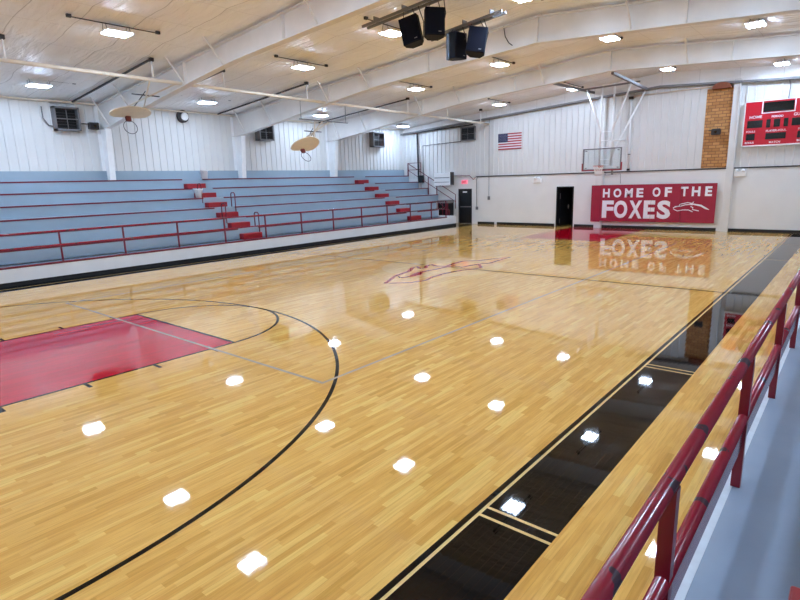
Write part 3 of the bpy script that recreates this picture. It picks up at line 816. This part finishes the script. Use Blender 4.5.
for x0, x1, z0, z1 in ((6.15, 7.18, 4.98, 5.35), (5.62, 6.16, 4.37, 4.67), (7.16, 7.7, 4.37, 4.67), (6.29, 6.44, 4.35, 4.68), (6.55, 6.77, 4.36, 4.67), (6.89, 7.04, 4.35, 4.68),
                       (5.62, 5.93, 3.88, 4.14), (7.39, 7.7, 3.88, 4.14), (6.31, 7.01, 3.88, 4.13)):
    m = MB(); m.box(x0, x1, yf-.001, yf+.012, z0, z1); sb(m, 'display', 'screen')
for body, x0, z0, w, h in (('HOME', 5.68, 4.75, .44, .11), ('GUEST', 7.2, 4.75, .46, .11), ('PERIOD', 6.46, 4.74, .4, .08), ('FOULS', 5.61, 4.19, .32, .075), ('FOULS', 7.4, 4.19, .32, .075),
                           ('PLAYER-FOUL', 6.31, 4.18, .7, .08), ('MATCH', 6.46, 3.72, .38, .08), ('BONUS', 5.6, 3.74, .32, .075), ('BONUS', 7.4, 3.74, .32, .075)):
    o = text_mesh('lettering', body, x0, z0, w, h, yf+.009, .008, 'letter', g, bold=.02); o.location = off
m = MB(); m.tube([(6.95, YF-.07, 5.44), (6.97, YF-.07, 5.9), (6.9, YF-.07, 6.24)], .012, 6); sb(m, 'power_cable', 'dark_steel')

# ------------------------------------------------------------------ wall fittings
def louver(name, loc, w, h, dpt, label, rz):
    t = empty(name, loc, label, 'wall vent', 'vents high on the walls', rz)
    m = MB(); T = .06
    m.box(-w/2, w/2, -dpt, 0, -h/2, -h/2+T); m.box(-w/2, w/2, -dpt, 0, h/2-T, h/2); m.box(-w/2, -w/2+T, -dpt, 0, -h/2, h/2); m.box(w/2-T, w/2, -dpt, 0, -h/2, h/2)
    m.build('housing', 'grey_steel', t)
    m = MB(); m.box(-w/2+T, w/2-T, -.05, -.02, -h/2+T, h/2-T); m.build('back_panel', 'black', t)
    for k in range(7):
        z = -h/2+T+(h-2*T)*(k+.5)/7
        m = MB(); m.bar((-w/2+T, -dpt*.7, z), (w/2-T, -dpt*.7, z), .05, .006); o = m.build('slat', 'dark_steel', t)
    m = MB(); m.box(-.012, .012, -dpt*.85, -dpt*.8, -h/2+T, h/2-T); m.box(-w/2+T, w/2-T, -dpt*.85, -dpt*.8, -.02, .01); m.build('guard_bar', 'grey_steel', t)
    return t
louver('wall_vent', (XL+.03, -5.22, 5.2), .86, .84, .3, 'square grey wall vent over the near end of the bleachers', math.radians(90))
louver('wall_vent', (XL+.03, 3.6, 5.15), .85, .8, .4, 'square grey wall vent right behind the second steel frame', math.radians(90))
louver('wall_vent', (XL+.03, 11.85, 5.1), 1.0, .85, .35, 'square grey wall vent near the far corner of the bleachers', math.radians(90))
louver('wall_vent', (-8.38, YF-.03, 5.22), 1.0, .78, .12, 'grey louvred vent high on the far wall above the exit door', 0)
m = MB(); m.tube([(XL+.08, -5.95, 5.6), (XL+.09, -5.95, 5.2), (XL+.1, -5.8, 4.95), (XL+.1, -5.55, 4.9)], .02, 6)
tag(m.build('cable', 'grey_steel'), 'grey cable looping down beside the nearest wall vent', 'cable')
# exit sign, wall display, emergency lights
t = empty('exit_sign', (-8.66, YF-.04, 2.47), 'small red exit sign above the black exit door', 'sign')
m = MB(); m.box(-.19, .19, -.06, .0, -.11, .11); m.build('box', 'exit_glow', t)
o = text_mesh('lettering', 'EXIT', -.14, -.07, .28, .14, -.0615, .004, 'red_step', t, bold=.03)
t = empty('wall_heater', (-10.12, YF-.03, 2.68), 'glossy white box unit on the far wall beside the exit door', 'wall unit')
m = MB(); m.box(-.6, .6, -.3, -.02, -.4, .38); m.build('casing', 'bucket', t, bevel=.02)
m = MB(); m.box(-.56, .56, -.31, -.3, .06, .1); m.box(-.56, .56, -.31, -.3, -.2, -.17); m.build('trim_band', 'grey_steel', t)
m = MB(); m.box(.6, .68, -.28, -.0, -.36, .4); m.box(-.55, -.2, -.28, -.1, -.42, -.34); m.build('bracket', 'dark_steel', t)
def em_light(x, z, label):
    t = empty('emergency_light', (x, YF-.02, z), label, 'emergency light', 'emergency lights on the far wall')
    m = MB(); m.box(-.22, .22, -.1, 0, -.12, .1); m.build('battery_box', 'bucket', t, bevel=.01)
    for s in (-1, 1):
        m = MB(); m.lathe([(0, -.05), (.055, -.04), (.07, .03), (.06, .05), (0, .05)], (0, 0, 0), 14)
        o = m.build('lamp_head', 'bucket', t); o.rotation_euler = (math.radians(80), 0, math.radians(20*s)); o.location = (s*.11, -.12, .13)
    return t
em_light(-3.95, 2.45, 'white emergency light left of the open doorway'); em_light(5.52, 2.52, 'white emergency light below the scoreboard')
# wires and boxes
def wire(pts, r, mat, label, name='conduit', cat='conduit'):
    m = MB(); m.tube(pts, r, 6); return tag(m.build(name, mat), label, cat)
wy = YF-.06
wire([(-6.98, wy, 6.3-.4), (-6.98, wy, 1.6)], .014, 'grey_steel', 'thin conduit dropping to a switch box left of the flag')
m = MB(); m.box(-7.05, -6.91, wy-.03, wy+.02, 1.42, 1.62); tag(m.build('switch_box', 'grey_steel'), 'grey switch box between the two doorways', 'switch box')
wire([(-7.75, wy, 2.74), (-7.82, wy, 2.6), (-7.8, wy, 1.0)], .02, 'grey_steel', 'conduit dropping from the ledge right of the exit door')
m = MB(); m.box(-7.86, -7.72, wy-.03, wy+.02, .85, 1.02); tag(m.build('outlet_box', 'grey_steel'), 'grey outlet box low beside the exit door', 'outlet box')
wire([(-9.6, wy, 2.85), (-8.3, wy, 2.83), (-8.05, wy, 2.6), (-7.9, wy, 2.72)], .02, 'red_trim', 'dull red conduit above the exit door')
wire([(-11.75, wy, 2.9), (-11.75, wy, 4.75), (-8.9, wy, 4.82)], .022, 'grey_steel', 'grey conduit bending across the far wall to the louvred vent')
wire([(-12.05, wy-.1, 2.6), (-12.1, wy-.1, 5.5)], .055, 'dark_steel', 'thick dark vertical pipe near the far corner', 'wall_pipe', 'pipe')
m = MB(); m.box(-12.0, -11.7, wy-.22, wy, 2.5, 2.95); tag(m.build('control_box', 'black'), 'black control box at the foot of the dark pipe', 'control box')
wire([(-13.2, wy-.12, 5.52), (-8.0, wy-.12, 5.7)], .035, 'dark_steel', 'dark horizontal pipe along the top of the far wall', 'wall_pipe', 'pipe')
wire([(-.3, wy, 2.7), (-.3, wy, 2.62), (.45, wy, 2.66), (.47, wy, 2.2)], .012, 'grey_steel', 'thin wire hanging between the goal and the banner', 'cable', 'cable')
# cameras
def cctv(loc, label, rz, mat='dark_steel'):
    t = empty('security_camera', loc, label, 'camera', 'security cameras', rz)
    m = MB(); m.tube([(-.32, 0, .06), (-.1, -.1, .05), (0, -.22, .02)], .018, 6); m.build('arm', 'dark_steel', t)
    m = MB(); m.box(-.16, .18, -.36, -.12, -.16, .1); m.build('camera_body', mat, t, bevel=.03)
    m = MB(); m.tube([(.02, -.34, -.03), (.02, -.38, -.04)], .05, 12); m.build('lens', 'screen', t)
    return t
cctv((4.48, YF-.06, 4.35), 'black security camera on the brick chimney face', 0)
cctv((XL+.05, -4.35, 5.02), 'small black camera beside the nearest white wall column', math.radians(90))
t = empty('wall_speaker', (XL+.05, -.55, 5.62), 'round black and white wall speaker high over the bleachers', 'wall speaker', None, math.radians(90))
m = MB(); m.tube([(0, 0, 0), (0, -.12, 0)], .26, 20); m.build('housing', 'dark_steel', t)
m = MB(); m.tube([(0.04, -.12, 0), (0.04, -.2, -.02)], .16, 18); m.build('cone', 'bucket', t)

# ------------------------------------------------------------------ hanging speakers
def rail(loc, p, q, label):
    t = empty('speaker_rail', loc, label, 'support rail', 'steel rails holding the speakers')
    for dy in (-.1, .1):
        m = MB(); m.bar((p[0], dy, p[1]), (q[0], dy, q[1]), .05, .06); m.build('channel', 'grey_steel', t)
    for f in (.15, .5, .85):
        x = p[0]+(q[0]-p[0])*f; z = p[1]+(q[1]-p[1])*f
        m = MB(); m.box(x-.012, x+.012, -.1, .1, z, z+.14); m.build('roof_clamp', 'grey_steel', t)
    return t
rail((0, -2, 0), (-.98, 6.62), (1.75, 6.84), 'grey double steel rail holding the left pair of speakers')
rail((0, -.6, 0), (.1, 6.36), (2.4, 6.6), 'grey double steel rail holding the right pair of speakers')
def speaker(loc, rz, lean, roll, top, cy, label):
    t = empty('hanging_speaker', loc, label, 'speaker', 'black speakers hung from the roof')
    rot = Matrix.Rotation(roll, 4, Vector((-.645, .764, 0))) @ Matrix.Rotation(rz, 4, 'Z') @ Matrix.Rotation(lean, 4, 'X')
    poly = [(-.24, -.2), (.24, -.2), (.24, .0), (.13, .2), (-.13, .2), (-.24, .0)]
    m = MB(); m.prism(poly, 2, -.32, .32); o = m.build('cabinet', 'speaker', t, bevel=.012); o.matrix_local = rot
    m = MB(); m.box(-.22, .22, -.215, -.2, -.3, .3); o = m.build('grille', 'grille', t); o.matrix_local = rot
    m = MB(); m.box(.08, .15, -.218, -.214, -.25, -.23); o = m.build('badge', 'grey_steel', t); o.matrix_local = rot
    for x in (-.16, .16):
        m = MB(); a = rot @ Vector((x, 0, .32)); m.tube([a, (a.x*.9, cy, top)], .01, 6); m.build('hanging_cable', 'dark_steel', t)
    m = MB(); m.tube([rot @ Vector((.2, .15, -.2)), (.28, .1, .2), (.26, cy, top)], .012, 6)
    m.build('signal_cable', 'dark_steel', t)
speaker((.62, -2.0, 6.22), math.radians(20), math.radians(-8), math.radians(-14), .55, -.1, 'leftmost of the four hanging speakers, tilted to the left')
speaker((1.25, -1.95, 6.29), math.radians(45), math.radians(-6), math.radians(2), .53, .05, 'hanging speaker second from the left, hung highest')
speaker((.98, -.65, 6.03), math.radians(85), math.radians(4), math.radians(-3), .44, -.05, 'third hanging speaker from the left, hung lowest')
speaker((1.62, -.6, 6.03), math.radians(30), math.radians(-8), math.radians(9), .51, -.1, 'rightmost of the four hanging speakers')

m = MB(); m.tube([(.95, 1.96, 7.0), (1.02, 1.93, 6.7), (1.16, 1.9, 6.5), (1.3, 1.86, 6.4)], .014, 6)
tag(m.build('cable', 'dark_steel'), 'black cable draped down the web of the steel frame behind the speakers', 'cable')
